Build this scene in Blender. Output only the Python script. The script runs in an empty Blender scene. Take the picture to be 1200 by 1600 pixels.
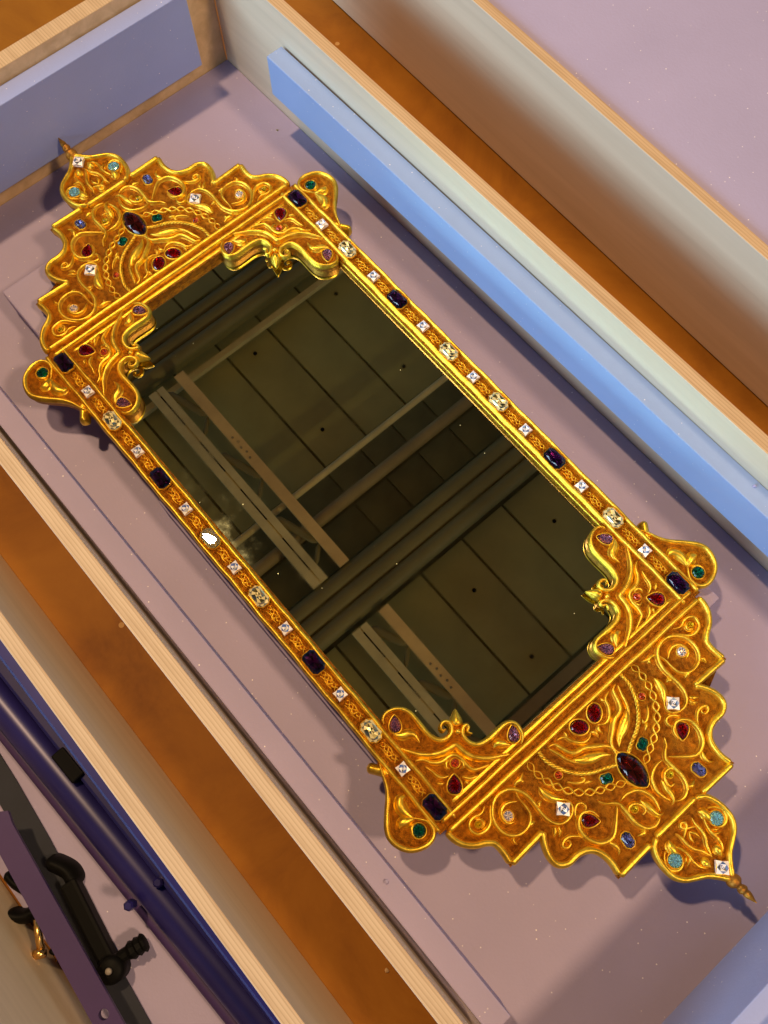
import bpy, bmesh, math, random
from mathutils import Matrix, Vector
import numpy as np

random.seed(7)
R = math.radians
MM = 0.001
scene = bpy.context.scene
col = scene.collection

# ------------------------------------------------------------------ camera
cam_d = bpy.data.cameras.new('camera')
cam = bpy.data.objects.new('camera', cam_d)
col.objects.link(cam)
cam_d.sensor_fit = 'VERTICAL'
cam_d.sensor_height = 36.0
cam_d.lens = 36.0 * 1383.76 / 1600.0
cam_d.clip_start = 0.02
cam_d.clip_end = 60
RX = Vector((0.65273482, 0.75758261, 0.00241907))
RY = Vector((0.71974409, -0.61913017, -0.31408004))
RZ = Vector((-0.23644386, 0.20675209, -0.94939342))
m = Matrix(((RX.x, -RY.x, -RZ.x), (RX.y, -RY.y, -RZ.y), (RX.z, -RY.z, -RZ.z))).to_4x4()
m.translation = Vector((0.174366, -0.128959, 0.558596))
cam.matrix_world = m
scene.camera = cam

# ------------------------------------------------------------------ world, lamps, exposure
world = bpy.data.worlds.new('World')
scene.world = world
world.use_nodes = True
bg = world.node_tree.nodes['Background']
bg.inputs[0].default_value = (0.34, 0.52, 1.0, 1)
bg.inputs[1].default_value = 0.24


def area(name, loc, target, size, power, color, size_y=None):
    d = bpy.data.lights.new(name, 'AREA')
    d.shape = 'DISK' if size_y is None else 'RECTANGLE'
    d.size = size
    if size_y is not None:
        d.size_y = size_y
    d.energy = power
    d.color = color
    o = bpy.data.objects.new(name, d)
    col.objects.link(o)
    o.location = loc
    o.rotation_euler = (Vector(target) - Vector(loc)).to_track_quat('-Z', 'Y').to_euler()
    return o


# two warm spotlights of the workshop and one cool low window on the left
area('lamp_over_crest', (-0.618, -0.066, 1.70), (0, 0, 0), 0.085, 20.0, (1.0, 0.66, 0.33))
area('lamp_beyond_end', (1.17, 0.45, 1.70), (0, 0, 0), 0.23, 21.5, (1.0, 0.66, 0.35))
area('window_light', (-0.70, -2.50, 1.16), (-0.2, 0.1, 0.0), 3.4, 31.0, (0.56, 0.80, 1.0), 1.0).data.spread = R(100)

scene.view_settings.view_transform = 'Standard'
scene.view_settings.look = 'None'
scene.view_settings.exposure = 0.0
scene.view_settings.gamma = 1.0
scene.view_settings.use_curve_mapping = False
scene.render.engine = 'CYCLES'
cy = scene.cycles
cy.use_denoising = True
cy.max_bounces = 10
cy.diffuse_bounces = 4
cy.glossy_bounces = 6
cy.transmission_bounces = 8
cy.sample_clamp_indirect = 6.0
cy.caustics_reflective = True
cy.caustics_refractive = True
cy.blur_glossy = 0.2


# ------------------------------------------------------------------ materials
def new_mat(name):
    mt = bpy.data.materials.new(name)
    mt.use_nodes = True
    nt = mt.node_tree
    b = nt.nodes['Principled BSDF']
    return mt, nt, b


def N(nt, typ, **kw):
    n = nt.nodes.new(typ)
    for k, v in kw.items():
        if k.startswith('i_'):
            n.inputs[k[2:].replace('_', ' ')].default_value = v
        else:
            setattr(n, k, v)
    return n


def ramp(nt, src, stops):
    r = nt.nodes.new('ShaderNodeValToRGB')
    el = r.color_ramp.elements
    while len(el) < len(stops):
        el.new(0.5)
    for e, (p, c) in zip(el, stops):
        e.position = p
        e.color = c if len(c) == 4 else (*c, 1)
    nt.links.new(src, r.inputs[0])
    return r


def bump(nt, b, src, strength, dist=0.001):
    bm_ = N(nt, 'ShaderNodeBump')
    bm_.inputs['Strength'].default_value = strength
    bm_.inputs['Distance'].default_value = dist
    nt.links.new(src, bm_.inputs['Height'])
    nt.links.new(bm_.outputs[0], b.inputs['Normal'])
    return bm_


def mapping(nt, scale=(1, 1, 1), coord='Object'):
    tc = N(nt, 'ShaderNodeTexCoord')
    mp = N(nt, 'ShaderNodeMapping')
    mp.inputs['Scale'].default_value = scale
    nt.links.new(tc.outputs[coord], mp.inputs[0])
    return mp


def noise(nt, vec, scale, detail=4, rough=0.55):
    n = N(nt, 'ShaderNodeTexNoise')
    n.inputs['Scale'].default_value = scale
    n.inputs['Detail'].default_value = detail
    n.inputs['Roughness'].default_value = rough
    if vec is not None:
        nt.links.new(vec, n.inputs['Vector'])
    return n


def gold(name, c_lo, c_hi, metal, rough, nscale, bstr, bdist):
    mt, nt, b = new_mat(name)
    mp = mapping(nt, coord='Object')
    n1 = noise(nt, mp.outputs[0], nscale * 0.25, 5, 0.65)
    r = ramp(nt, n1.outputs['Fac'], [(0.34, c_lo), (0.60, c_hi)])
    nt.links.new(r.outputs[0], b.inputs['Base Color'])
    b.inputs['Metallic'].default_value = metal
    n2 = noise(nt, mp.outputs[0], nscale, 3, 0.6)
    rr = N(nt, 'ShaderNodeMapRange')
    rr.inputs['To Min'].default_value = rough - 0.09
    rr.inputs['To Max'].default_value = rough + 0.12
    nt.links.new(n1.outputs['Fac'], rr.inputs['Value'])
    nt.links.new(rr.outputs[0], b.inputs['Roughness'])
    bump(nt, b, n2.outputs['Fac'], bstr, bdist)
    return mt


M = {}
M['gold'] = gold('burnished_gold', (0.74, 0.43, 0.030), (0.97, 0.69, 0.068), 0.92, 0.35, 700, 0.35, 0.0006)
M['gold_ground'] = gold('bole_gold', (0.22, 0.066, 0.005), (0.57, 0.220, 0.014), 0.86, 0.38, 1300, 1.0, 0.0016)
M['gold_side'] = gold('gold_edge', (0.30, 0.12, 0.02), (0.55, 0.27, 0.03), 0.7, 0.45, 600, 0.5, 0.0008)


def glass_mat(name, tint, trans=1.0):
    mt, nt, b = new_mat(name)
    b.inputs['Base Color'].default_value = (*tint, 1)
    b.inputs['Transmission Weight'].default_value = trans
    b.inputs['Roughness'].default_value = 0.0
    b.inputs['IOR'].default_value = 1.6
    return mt


def foil_mat(name, c, metal=1.0, rough=0.16):
    mt, nt, b = new_mat(name)
    b.inputs['Base Color'].default_value = (*c, 1)
    b.inputs['Metallic'].default_value = metal
    b.inputs['Roughness'].default_value = rough
    return mt


GEMS = {
    'purple': ((0.24, 0.07, 0.26), (0.14, 0.03, 0.14)),
    'citrine': ((1.0, 0.95, 0.66), (0.80, 0.70, 0.34)),
    'clear': ((1.0, 1.0, 1.0), (1.0, 1.0, 1.0)),
    'ruby': ((0.66, 0.02, 0.035), (0.52, 0.015, 0.02)),
    'garnet': ((0.42, 0.08, 0.06), (0.22, 0.045, 0.04)),
    'emerald': ((0.04, 0.46, 0.32), (0.03, 0.34, 0.24)),
    'sapphire': ((0.48, 0.48, 0.72), (0.42, 0.40, 0.62)),
    'aqua': ((0.55, 0.88, 0.90), (0.55, 0.85, 0.90)),
    'rose': ((0.78, 0.50, 0.58), (0.60, 0.36, 0.42)),
    'orange': ((1.0, 0.40, 0.18), (0.90, 0.30, 0.12)),
    'yellow': ((1.0, 0.85, 0.15), (0.98, 0.80, 0.12)),
    'champagne': ((0.98, 0.85, 0.70), (0.85, 0.70, 0.56)),
}
for k, (a, c) in GEMS.items():
    M['gem_' + k] = glass_mat('gem_' + k, a, {'clear': 0.84, 'citrine': 0.93, 'aqua': 0.9}.get(k, 1.0))
    M['foil_' + k] = foil_mat('foil_' + k, c)
    M['back_' + k] = foil_mat('back_' + k, c, 0.15, 0.3)


def foam_mat(name, c):
    mt, nt, b = new_mat(name)
    mp = mapping(nt)
    n1 = noise(nt, mp.outputs[0], 6, 4, 0.6)
    r = ramp(nt, n1.outputs['Fac'], [(0.30, [x * 0.92 for x in c]), (0.70, [min(1, x * 1.06) for x in c])])
    # rare cut cells, their sparkle painted in as pale specks of colour
    v = N(nt, 'ShaderNodeTexVoronoi')
    v.inputs['Scale'].default_value = 260
    nt.links.new(mp.outputs[0], v.inputs['Vector'])
    sep = N(nt, 'ShaderNodeSeparateColor')
    nt.links.new(v.outputs['Color'], sep.inputs[0])
    g1 = N(nt, 'ShaderNodeMath', operation='LESS_THAN')
    g1.inputs[1].default_value = 0.115
    nt.links.new(v.outputs['Distance'], g1.inputs[0])
    g2 = N(nt, 'ShaderNodeMath', operation='GREATER_THAN')
    g2.inputs[1].default_value = 0.82
    nt.links.new(sep.outputs[0], g2.inputs[0])
    g3 = N(nt, 'ShaderNodeMath', operation='MULTIPLY')
    nt.links.new(g1.outputs[0], g3.inputs[0])
    nt.links.new(g2.outputs[0], g3.inputs[1])
    g4 = N(nt, 'ShaderNodeMath', operation='MULTIPLY')
    nt.links.new(g3.outputs[0], g4.inputs[0])
    mr = N(nt, 'ShaderNodeMapRange')
    mr.inputs['To Min'].default_value = 0.25
    nt.links.new(sep.outputs[1], mr.inputs['Value'])
    nt.links.new(mr.outputs[0], g4.inputs[1])
    mx = N(nt, 'ShaderNodeMix', data_type='RGBA')
    nt.links.new(g4.outputs[0], mx.inputs[0])
    nt.links.new(r.outputs[0], mx.inputs[6])
    mx.inputs[7].default_value = (0.95, 0.9, 0.9, 1)
    nt.links.new(mx.outputs[2], b.inputs['Base Color'])
    b.inputs['Roughness'].default_value = 0.62
    b.inputs['Specular IOR Level'].default_value = 0.3
    n2 = noise(nt, mp.outputs[0], 420, 3, 0.6)
    bump(nt, b, n2.outputs['Fac'], 0.25, 0.0006)
    return mt


M['foam'] = foam_mat('lavender_foam', (0.395, 0.345, 0.53))
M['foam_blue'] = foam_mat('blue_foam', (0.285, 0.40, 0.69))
M['foam_block'] = foam_mat('lavender_blue_foam', (0.34, 0.40, 0.71))
M['foam_pale'] = foam_mat('pale_lavender_foam', (0.43, 0.39, 0.59))


def wood_mat(name, lo, hi, axis=0, grain=9.0, rough=0.55):
    mt, nt, b = new_mat(name)
    sc = [60, 60, 60]
    sc[axis] = 3.0
    mp = mapping(nt, sc)
    n1 = noise(nt, mp.outputs[0], 1.0, 6, 0.6)
    n1.inputs['Distortion'].default_value = 0.6
    r = ramp(nt, n1.outputs['Fac'], [(0.30, lo), (0.68, hi)])
    nt.links.new(r.outputs[0], b.inputs['Base Color'])
    b.inputs['Roughness'].default_value = rough
    bump(nt, b, n1.outputs['Fac'], 0.15, 0.0006)
    return mt


M['wood_x'] = wood_mat('plywood_face_long', (0.66, 0.535, 0.385), (0.78, 0.64, 0.47), 0)
M['wood_y'] = wood_mat('pine_face_end', (0.56, 0.37, 0.18), (0.78, 0.55, 0.30), 1)


def ply_edge(name, across):
    """layered plywood edge: veneers stacked across the panel's thickness"""
    mt, nt, b = new_mat(name)
    tc = N(nt, 'ShaderNodeTexCoord')
    sep = N(nt, 'ShaderNodeSeparateXYZ')
    nt.links.new(tc.outputs['Object'], sep.inputs[0])
    mul = N(nt, 'ShaderNodeMath', operation='MULTIPLY')
    mul.inputs[1].default_value = 1.0 / 0.0021
    nt.links.new(sep.outputs[across], mul.inputs[0])
    mp = mapping(nt, (14, 14, 14))
    n0 = noise(nt, mp.outputs[0], 1.0, 3)
    add = N(nt, 'ShaderNodeMath', operation='ADD')
    nt.links.new(mul.outputs[0], add.inputs[0])
    nt.links.new(n0.outputs['Fac'], add.inputs[1])
    fr = N(nt, 'ShaderNodeMath', operation='FRACT')
    nt.links.new(add.outputs[0], fr.inputs[0])
    r = ramp(nt, fr.outputs[0], [(0.0, (0.50, 0.33, 0.17)), (0.16, (0.58, 0.40, 0.22)), (0.30, (0.62, 0.43, 0.24)),
                                 (0.80, (0.65, 0.46, 0.26)), (1.0, (0.48, 0.31, 0.16))])
    sc = [220, 220, 220]
    sc[1 - across] = 14
    mp2 = mapping(nt, sc)
    n1 = noise(nt, mp2.outputs[0], 1.0, 4)
    r2 = ramp(nt, n1.outputs['Fac'], [(0.25, (0.72, 0.66, 0.58)), (0.55, (1, 1, 1))])
    mx = N(nt, 'ShaderNodeMix', data_type='RGBA', blend_type='MULTIPLY')
    mx.inputs[0].default_value = 0.8
    nt.links.new(r.outputs[0], mx.inputs[6])
    nt.links.new(r2.outputs[0], mx.inputs[7])
    nt.links.new(mx.outputs[2], b.inputs['Base Color'])
    b.inputs['Roughness'].default_value = 0.6
    return mt


M['ply_x'] = ply_edge('plywood_edge_long', 1)
M['ply_y'] = ply_edge('plywood_edge_end', 0)

mt, nt, b = new_mat('brown_board')
mp = mapping(nt)
n1 = noise(nt, mp.outputs[0], 9, 8, 0.68)
n1.inputs['Distortion'].default_value = 0.8
r = ramp(nt, n1.outputs['Fac'], [(0.30, (0.20, 0.066, 0.006)), (0.52, (0.30, 0.112, 0.009)), (0.74, (0.37, 0.150, 0.014))])
v = N(nt, 'ShaderNodeTexVoronoi')
v.inputs['Scale'].default_value = 60
nt.links.new(mp.outputs[0], v.inputs['Vector'])
sep = N(nt, 'ShaderNodeSeparateColor')
nt.links.new(v.outputs['Color'], sep.inputs[0])
g1 = N(nt, 'ShaderNodeMath', operation='LESS_THAN')
g1.inputs[1].default_value = 0.12
nt.links.new(v.outputs['Distance'], g1.inputs[0])
g2 = N(nt, 'ShaderNodeMath', operation='GREATER_THAN')
g2.inputs[1].default_value = 0.95
nt.links.new(sep.outputs[0], g2.inputs[0])
g3 = N(nt, 'ShaderNodeMath', operation='MULTIPLY')
nt.links.new(g1.outputs[0], g3.inputs[0])
nt.links.new(g2.outputs[0], g3.inputs[1])
mx = N(nt, 'ShaderNodeMix', data_type='RGBA')
nt.links.new(g3.outputs[0], mx.inputs[0])
nt.links.new(r.outputs[0], mx.inputs[6])
mx.inputs[7].default_value = (0.50, 0.28, 0.10, 1)
nt.links.new(mx.outputs[2], b.inputs['Base Color'])
b.inputs['Roughness'].default_value = 0.55
b.inputs['Specular IOR Level'].default_value = 0.18
n2 = noise(nt, mp.outputs[0], 40, 6, 0.7)
bump(nt, b, n2.outputs['Fac'], 0.2, 0.001)
M['board'] = mt

mt, nt, b = new_mat('mirror_glass')
b.inputs['Base Color'].default_value = (0.86, 0.96, 0.68, 1)
b.inputs['Metallic'].default_value = 1.0
mp = mapping(nt)
n1 = noise(nt, mp.outputs[0], 35, 6, 0.7)
rr = N(nt, 'ShaderNodeMapRange')
rr.inputs['From Min'].default_value = 0.45
rr.inputs['From Max'].default_value = 0.8
rr.inputs['To Min'].default_value = 0.008
rr.inputs['To Max'].default_value = 0.05
nt.links.new(n1.outputs['Fac'], rr.inputs['Value'])
v = N(nt, 'ShaderNodeTexVoronoi')
v.inputs['Scale'].default_value = 150
nt.links.new(mp.outputs[0], v.inputs['Vector'])
sep = N(nt, 'ShaderNodeSeparateColor')
nt.links.new(v.outputs['Color'], sep.inputs[0])
g1 = N(nt, 'ShaderNodeMath', operation='LESS_THAN')
g1.inputs[1].default_value = 0.045
nt.links.new(v.outputs['Distance'], g1.inputs[0])
g2 = N(nt, 'ShaderNodeMath', operation='GREATER_THAN')
g2.inputs[1].default_value = 0.84
nt.links.new(sep.outputs[0], g2.inputs[0])
g3 = N(nt, 'ShaderNodeMath', operation='MULTIPLY')
nt.links.new(g1.outputs[0], g3.inputs[0])
nt.links.new(g2.outputs[0], g3.inputs[1])
mr = N(nt, 'ShaderNodeMapRange')
mr.inputs['To Min'].default_value = 1.0
mr.inputs['To Max'].default_value = 0.9
nt.links.new(g3.outputs[0], mr.inputs['Value'])
nt.links.new(mr.outputs[0], b.inputs['Metallic'])
mx2 = N(nt, 'ShaderNodeMath', operation='MAXIMUM')
g5 = N(nt, 'ShaderNodeMath', operation='MULTIPLY')
g5.inputs[1].default_value = 0.5
nt.links.new(g3.outputs[0], g5.inputs[0])
nt.links.new(g5.outputs[0], mx2.inputs[0])
nt.links.new(rr.outputs[0], mx2.inputs[1])
nt.links.new(mx2.outputs[0], b.inputs['Roughness'])
M['glass'] = mt


def plain(name, c, rough=0.5, metal=0.0, var=0.12, scale=30, bstr=0.1):
    mt, nt, b = new_mat(name)
    mp = mapping(nt)
    n1 = noise(nt, mp.outputs[0], scale, 5, 0.6)
    r = ramp(nt, n1.outputs['Fac'], [(0.3, [x * (1 - var) for x in c]), (0.7, [min(1, x * (1 + var)) for x in c])])
    nt.links.new(r.outputs[0], b.inputs['Base Color'])
    b.inputs['Roughness'].default_value = rough
    b.inputs['Metallic'].default_value = metal
    bump(nt, b, n1.outputs['Fac'], bstr, 0.0005)
    return mt


M['concrete'] = plain('olive_concrete', (0.40, 0.40, 0.15), 0.8, 0, 0.2, 2.5)
M['concrete_dark'] = plain('dark_olive_board', (0.17, 0.17, 0.065), 0.8, 0, 0.3, 4.0)
M['beam'] = plain('dark_beam_paint', (0.22, 0.20, 0.08), 0.6, 0, 0.2, 3.0)
M['steel'] = plain('pale_steel', (0.72, 0.65, 0.32), 0.6, 0, 0.2, 6.0)
M['tan'] = plain('tan_steel', (0.88, 0.62, 0.25), 0.6, 0, 0.2, 5.0)
M['brown_steel'] = plain('brown_steel', (0.32, 0.26, 0.12), 0.6, 0, 0.2, 5.0)
M['blue_metal'] = plain('navy_lacquer', (0.020, 0.016, 0.125), 0.34, 0.1, 0.2, 12.0)
M['purple_metal'] = plain('plum_lacquer', (0.052, 0.026, 0.115), 0.5, 0.0, 0.12, 12.0)
M['black'] = plain('black_plastic', (0.004, 0.0038, 0.0035), 0.55, 0, 0.2, 40.0)
M['black'].node_tree.nodes['Principled BSDF'].inputs['Specular IOR Level'].default_value = 0.1
M['grey_trim'] = plain('grey_trim', (0.30, 0.26, 0.22), 0.5, 0, 0.2, 40.0)
M['bar_shade'] = plain('bar_shade_dark', (0.012, 0.015, 0.028), 0.7, 0.0, 0.2, 30.0)  # near-black tone for the strip that stands in for the bar's shadow
M['brass'] = plain('brass', (0.80, 0.50, 0.16), 0.25, 1.0, 0.08, 40.0)

# ------------------------------------------------------------------ mesh helpers


def link(name, me, mats, parent=None, smooth=True, angle=None):
    if not isinstance(mats, (list, tuple)):
        mats = [mats]
    if not me.materials:
        for k in mats:
            me.materials.append(M[k])
    o = bpy.data.objects.new(name, me)
    col.objects.link(o)
    if parent is not None:
        o.parent = parent
    return o


def mesh(name, verts, faces, smooth=True, mat_idx=None):
    me = bpy.data.meshes.new(name)
    me.from_pydata([tuple(v) for v in verts], [], faces)
    me.update()
    if smooth:
        me.polygons.foreach_set('use_smooth', [True] * len(me.polygons))
    if mat_idx is not None:
        me.polygons.foreach_set('material_index', mat_idx)
    return me


def empty(name, loc=(0, 0, 0), rz=0.0):
    o = bpy.data.objects.new(name, None)
    o.empty_display_size = 0.02
    col.objects.link(o)
    o.location = loc
    o.rotation_euler = (0, 0, rz)
    return o


def tag(o, label=None, cat=None, group=None, kind=None):
    if label:
        o['label'] = label
    if cat:
        o['category'] = cat
    if group:
        o['group'] = group
    if kind:
        o['kind'] = kind
    return o


def catmull(pts, step=0.8, closed=False):
    P = [np.array(p, float) for p in pts]
    if len(P) == 2 and not closed:
        n = max(2, int(np.linalg.norm(P[1] - P[0]) / step))
        return np.array([P[0] + (P[1] - P[0]) * t for t in np.linspace(0, 1, n + 1)])
    if closed:
        Q = [P[-1]] + P + [P[0], P[1]]
    else:
        Q = [2 * P[0] - P[1]] + P + [2 * P[-1] - P[-2]]
    out = []
    for i in range(1, len(Q) - 2):
        p0, p1, p2, p3 = Q[i - 1], Q[i], Q[i + 1], Q[i + 2]
        n = max(2, int(np.linalg.norm(p2 - p1) / step + 0.5))
        for k in range(n):
            t = k / n
            out.append(0.5 * ((2 * p1) + (-p0 + p2) * t + (2 * p0 - 5 * p1 + 4 * p2 - p3) * t * t
                              + (-p0 + 3 * p1 - 3 * p2 + p3) * t ** 3))
    if not closed:
        out.append(Q[-2])
    return np.array(out)


SEC = [(-1.0, -0.25), (-0.99, 0.14), (-0.86, 0.48), (-0.60, 0.79), (-0.30, 0.95), (0.0, 1.0), (0.30, 0.95), (0.60, 0.79), (0.86, 0.48), (0.99, 0.14), (1.0, -0.25)]


SEC_WIDE = [(-1.60, -0.12), (-1.35, 0.08), (-1.12, 0.18), (-0.98, 0.34), (-0.82, 0.66), (-0.50, 0.90), (0.0, 1.0),
            (0.50, 0.90), (0.82, 0.66), (0.98, 0.34), (1.12, 0.18), (1.35, 0.08), (1.60, -0.12)]


def stroke_geo(pts, w, h, z0, prof='flat', step=0.8, closed=False, raw=False, wide=False):
    """a raised, rounded moulding that follows pts (mm); w half width, h height above z0"""
    C = np.array(pts, float) if raw else catmull(pts, step, closed)
    n = len(C)
    if closed:
        tan = np.roll(C, -1, 0) - np.roll(C, 1, 0)
    else:
        tan = np.gradient(C, axis=0)
    tan /= np.maximum(np.linalg.norm(tan, axis=1, keepdims=True), 1e-6)
    nor = np.c_[-tan[:, 1], tan[:, 0]]
    s = np.linspace(0, 1, n)
    if closed or prof == 'flat':
        k = np.ones(n)
        kh = np.ones(n)
        if not closed:
            L = np.linalg.norm(np.diff(C, axis=0), axis=1).sum()
            e = min(0.3, 0.9 * w / max(L, 1e-6))
            k = np.clip(np.minimum(s, 1 - s) / e, 0, 1)
            k = np.sqrt(np.clip(1 - (1 - k) ** 2, 0.01, 1))
            kh = 0.25 + 0.75 * k
    elif prof == 'taper':          # thin at start, full at end
        k = np.clip(0.22 + 0.78 * np.minimum(1, s * 1.9), 0, 1)
        k[-1] *= 0.4
        kh = 0.5 + 0.5 * k
    elif prof == 'both':
        k = 0.25 + 0.75 * np.sin(np.pi * s) ** 0.6
        kh = 0.45 + 0.55 * k
    elif prof == 'leaf':           # fat in the middle
        k = 0.06 + 0.94 * np.sin(np.pi * np.clip(s, 0, 1) ** 0.8) ** 0.9
        kh = 0.35 + 0.65 * k
    elif prof == 'drop':
        k = 0.06 + 0.94 * np.sin(np.pi * np.clip(s, 0, 1) ** 0.5) ** 0.8
        kh = 0.30 + 0.70 * k
    V, F = [], []
    sec = SEC_WIDE if wide else SEC
    ns = len(sec)
    for i in range(n):
        for u, q in sec:
            x, y = C[i] + nor[i] * (u * w * k[i])
            V.append((x * MM, y * MM, (z0 + q * h * kh[i]) * MM))
    rng = n if closed else n - 1
    for i in range(rng):
        a, b2 = i * ns, ((i + 1) % n) * ns
        for j in range(ns - 1):
            F.append((a + j, b2 + j, b2 + j + 1, a + j + 1))
    if not closed:
        F.append(tuple(range(ns)))
        F.append(tuple((n - 1) * ns + j for j in reversed(range(ns))))
    # make the faces look up
    F = [tuple(reversed(f)) for f in F]
    return V, F


def join(*geos):
    V, F = [], []
    for v, f in geos:
        o = len(V)
        V += v
        F += [tuple(i + o for i in q) for q in f]
    return V, F


def stroke(name, pts, w, h, z0, prof, parent, mat='gold', flips=(1,), **kw):
    V, F = stroke_geo(pts, w, h, z0, prof, **kw)
    me = mesh(name, V, F)
    out = []
    for s in flips:
        o = link(name, me, mat, parent)
        o.scale = (1, s, 1)
        out.append(o)
    return out


def tube_geo(P, r, n=6):
    """round tube through 3D points (mm); r scalar or list"""
    P = np.array(P, float)
    rr = np.ones(len(P)) * r
    tan = np.gradient(P, axis=0)
    tan /= np.maximum(np.linalg.norm(tan, axis=1, keepdims=True), 1e-9)
    V, F = [], []
    for i in range(len(P)):
        t = tan[i]
        up = np.array((0, 0, 1.0)) if abs(t[2]) < 0.9 else np.array((1.0, 0, 0))
        a = np.cross(t, up)
        a /= np.linalg.norm(a)
        b2 = np.cross(a, t)
        for j in range(n):
            th = 2 * math.pi * j / n
            V.append(tuple((P[i] + rr[i] * (a * math.cos(th) + b2 * math.sin(th))) * MM))
    for i in range(len(P) - 1):
        for j in range(n):
            F.append((i * n + j, i * n + (j + 1) % n, (i + 1) * n + (j + 1) % n, (i + 1) * n + j))
    F.append(tuple(reversed(range(n))))
    F.append(tuple((len(P) - 1) * n + j for j in range(n)))
    F = [tuple(reversed(f)) for f in F]
    return V, F


def offset_poly(pts, d):
    """push a closed outline outwards (counter-clockwise or clockwise) by d mm"""
    P = np.array(pts, float)
    area2 = np.sum(P[:, 0] * np.roll(P[:, 1], -1) - np.roll(P[:, 0], -1) * P[:, 1])
    sg = 1 if area2 > 0 else -1
    out = []
    n = len(P)
    for i in range(n):
        a, b2, c = P[i - 1], P[i], P[(i + 1) % n]
        e1 = (b2 - a) / max(np.linalg.norm(b2 - a), 1e-6)
        e2 = (c - b2) / max(np.linalg.norm(c - b2), 1e-6)
        n1 = np.array((e1[1], -e1[0])) * sg
        n2 = np.array((e2[1], -e2[0])) * sg
        bis = n1 + n2
        L = np.linalg.norm(bis)
        if L < 0.3:
            out.append(b2 + n1 * d)
            continue
        bis /= L
        k = min(2.0, 1 / max(0.35, bis @ n1))
        out.append(b2 + bis * d * k)
    return np.array(out)


def plate(name, pts, z_top, z_bot, mats, parent, inset=0.6):
    """flat plate cut to an outline, side walls in the second material, eased top edge"""
    P = np.array(pts, float)
    area2 = np.sum(P[:, 0] * np.roll(P[:, 1], -1) - np.roll(P[:, 0], -1) * P[:, 1])
    if area2 < 0:
        P = P[::-1]
    n = len(P)
    low = offset_poly(P, -inset)
    V = [(x * MM, y * MM, z_top * MM) for x, y in P] + [(x * MM, y * MM, (z_top - 1.0) * MM) for x, y in P] \
        + [(x * MM, y * MM, z_bot * MM) for x, y in low]
    F = [tuple(range(n)), tuple(reversed(range(2 * n, 3 * n)))]
    idx = [0, 1]
    for lv in (0, 1):
        for i in range(n):
            j = (i + 1) % n
            F.append(((lv + 1) * n + i, (lv + 1) * n + j, lv * n + j, lv * n + i))
            idx.append(1)
    me = mesh(name, V, F, smooth=False, mat_idx=idx)
    return link(name, me, mats, parent)


def box_geo(x0, x1, y0, y1, z0, z1):
    V = [(x * MM, y * MM, z * MM) for z in (z0, z1) for y in (y0, y1) for x in (x0, x1)]
    F = [(0, 2, 3, 1), (4, 5, 7, 6), (0, 1, 5, 4), (2, 6, 7, 3), (0, 4, 6, 2), (1, 3, 7, 5)]
    return V, F


def bevel_mesh(me, w, seg=2):
    bm_ = bmesh.new()
    bm_.from_mesh(me)
    bmesh.ops.bevel(bm_, geom=bm_.edges[:], offset=w * MM, segments=seg, profile=0.6, affect='EDGES', clamp_overlap=True)
    bm_.to_mesh(me)
    bm_.free()
    me.update()


def box(name, x0, x1, y0, y1, z0, z1, mats, parent=None, bev=0.6, top_idx=None, seg=2):
    """box about its own centre so that grain and layers start at the piece"""
    cx, cy_, cz = (x0 + x1) / 2, (y0 + y1) / 2, (z0 + z1) / 2
    V, F = box_geo(x0 - cx, x1 - cx, y0 - cy_, y1 - cy_, z0 - cz, z1 - cz)
    me = mesh(name, V, F, smooth=False)
    if bev:
        bevel_mesh(me, bev, seg)
    o = link(name, me, mats, parent)
    if top_idx is not None:
        for p in me.polygons:
            if abs(p.normal.z) > 0.5:
                p.material_index = top_idx
    o.location = (cx * MM, cy_ * MM, cz * MM)
    return o


def beam(name, p, q, width_a, z0, z1, mats, parent=None, bev=0.6, top_idx=None, side=1):
    """upright board from p to q (mm, inner face line); thickness goes to the given side"""
    p, q = np.array(p, float), np.array(q, float)
    L = np.linalg.norm(q - p)
    ang = math.atan2(q[1] - p[1], q[0] - p[0])
    c = (p + q) / 2 + np.array((-math.sin(ang), math.cos(ang))) * side * width_a / 2
    V, F = box_geo(-L / 2, L / 2, -width_a / 2, width_a / 2, -(z1 - z0) / 2, (z1 - z0) / 2)
    me = mesh(name, V, F, smooth=False)
    if bev:
        bevel_mesh(me, bev)
    o = link(name, me, mats, parent)
    if top_idx is not None:
        for pl in me.polygons:
            if abs(pl.normal.z) > 0.5 or abs(pl.normal.x) > 0.7:
                pl.material_index = top_idx
    o.location = (c[0] * MM, c[1] * MM, (z0 + z1) / 2 * MM)
    o.rotation_euler = (0, 0, ang)
    return o


# ------------------------------------------------------------------ heights (mm; 0 = tops of the mouldings)
Z_F, Z_B, Z_T = -40.0, -52.0, 66.0

# ------------------------------------------------------------------ the setting: brown board, ceiling
V, F = [], []
nx = 40
fl = mesh('floor', [(-4, -4, Z_B * MM), (4, -4, Z_B * MM), (4, 4, Z_B * MM), (-4, 4, Z_B * MM)], [(0, 1, 2, 3)], smooth=False)
tag(link('floor', fl, 'board'), 'brown speckled board floor under the crates', kind='structure')

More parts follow.
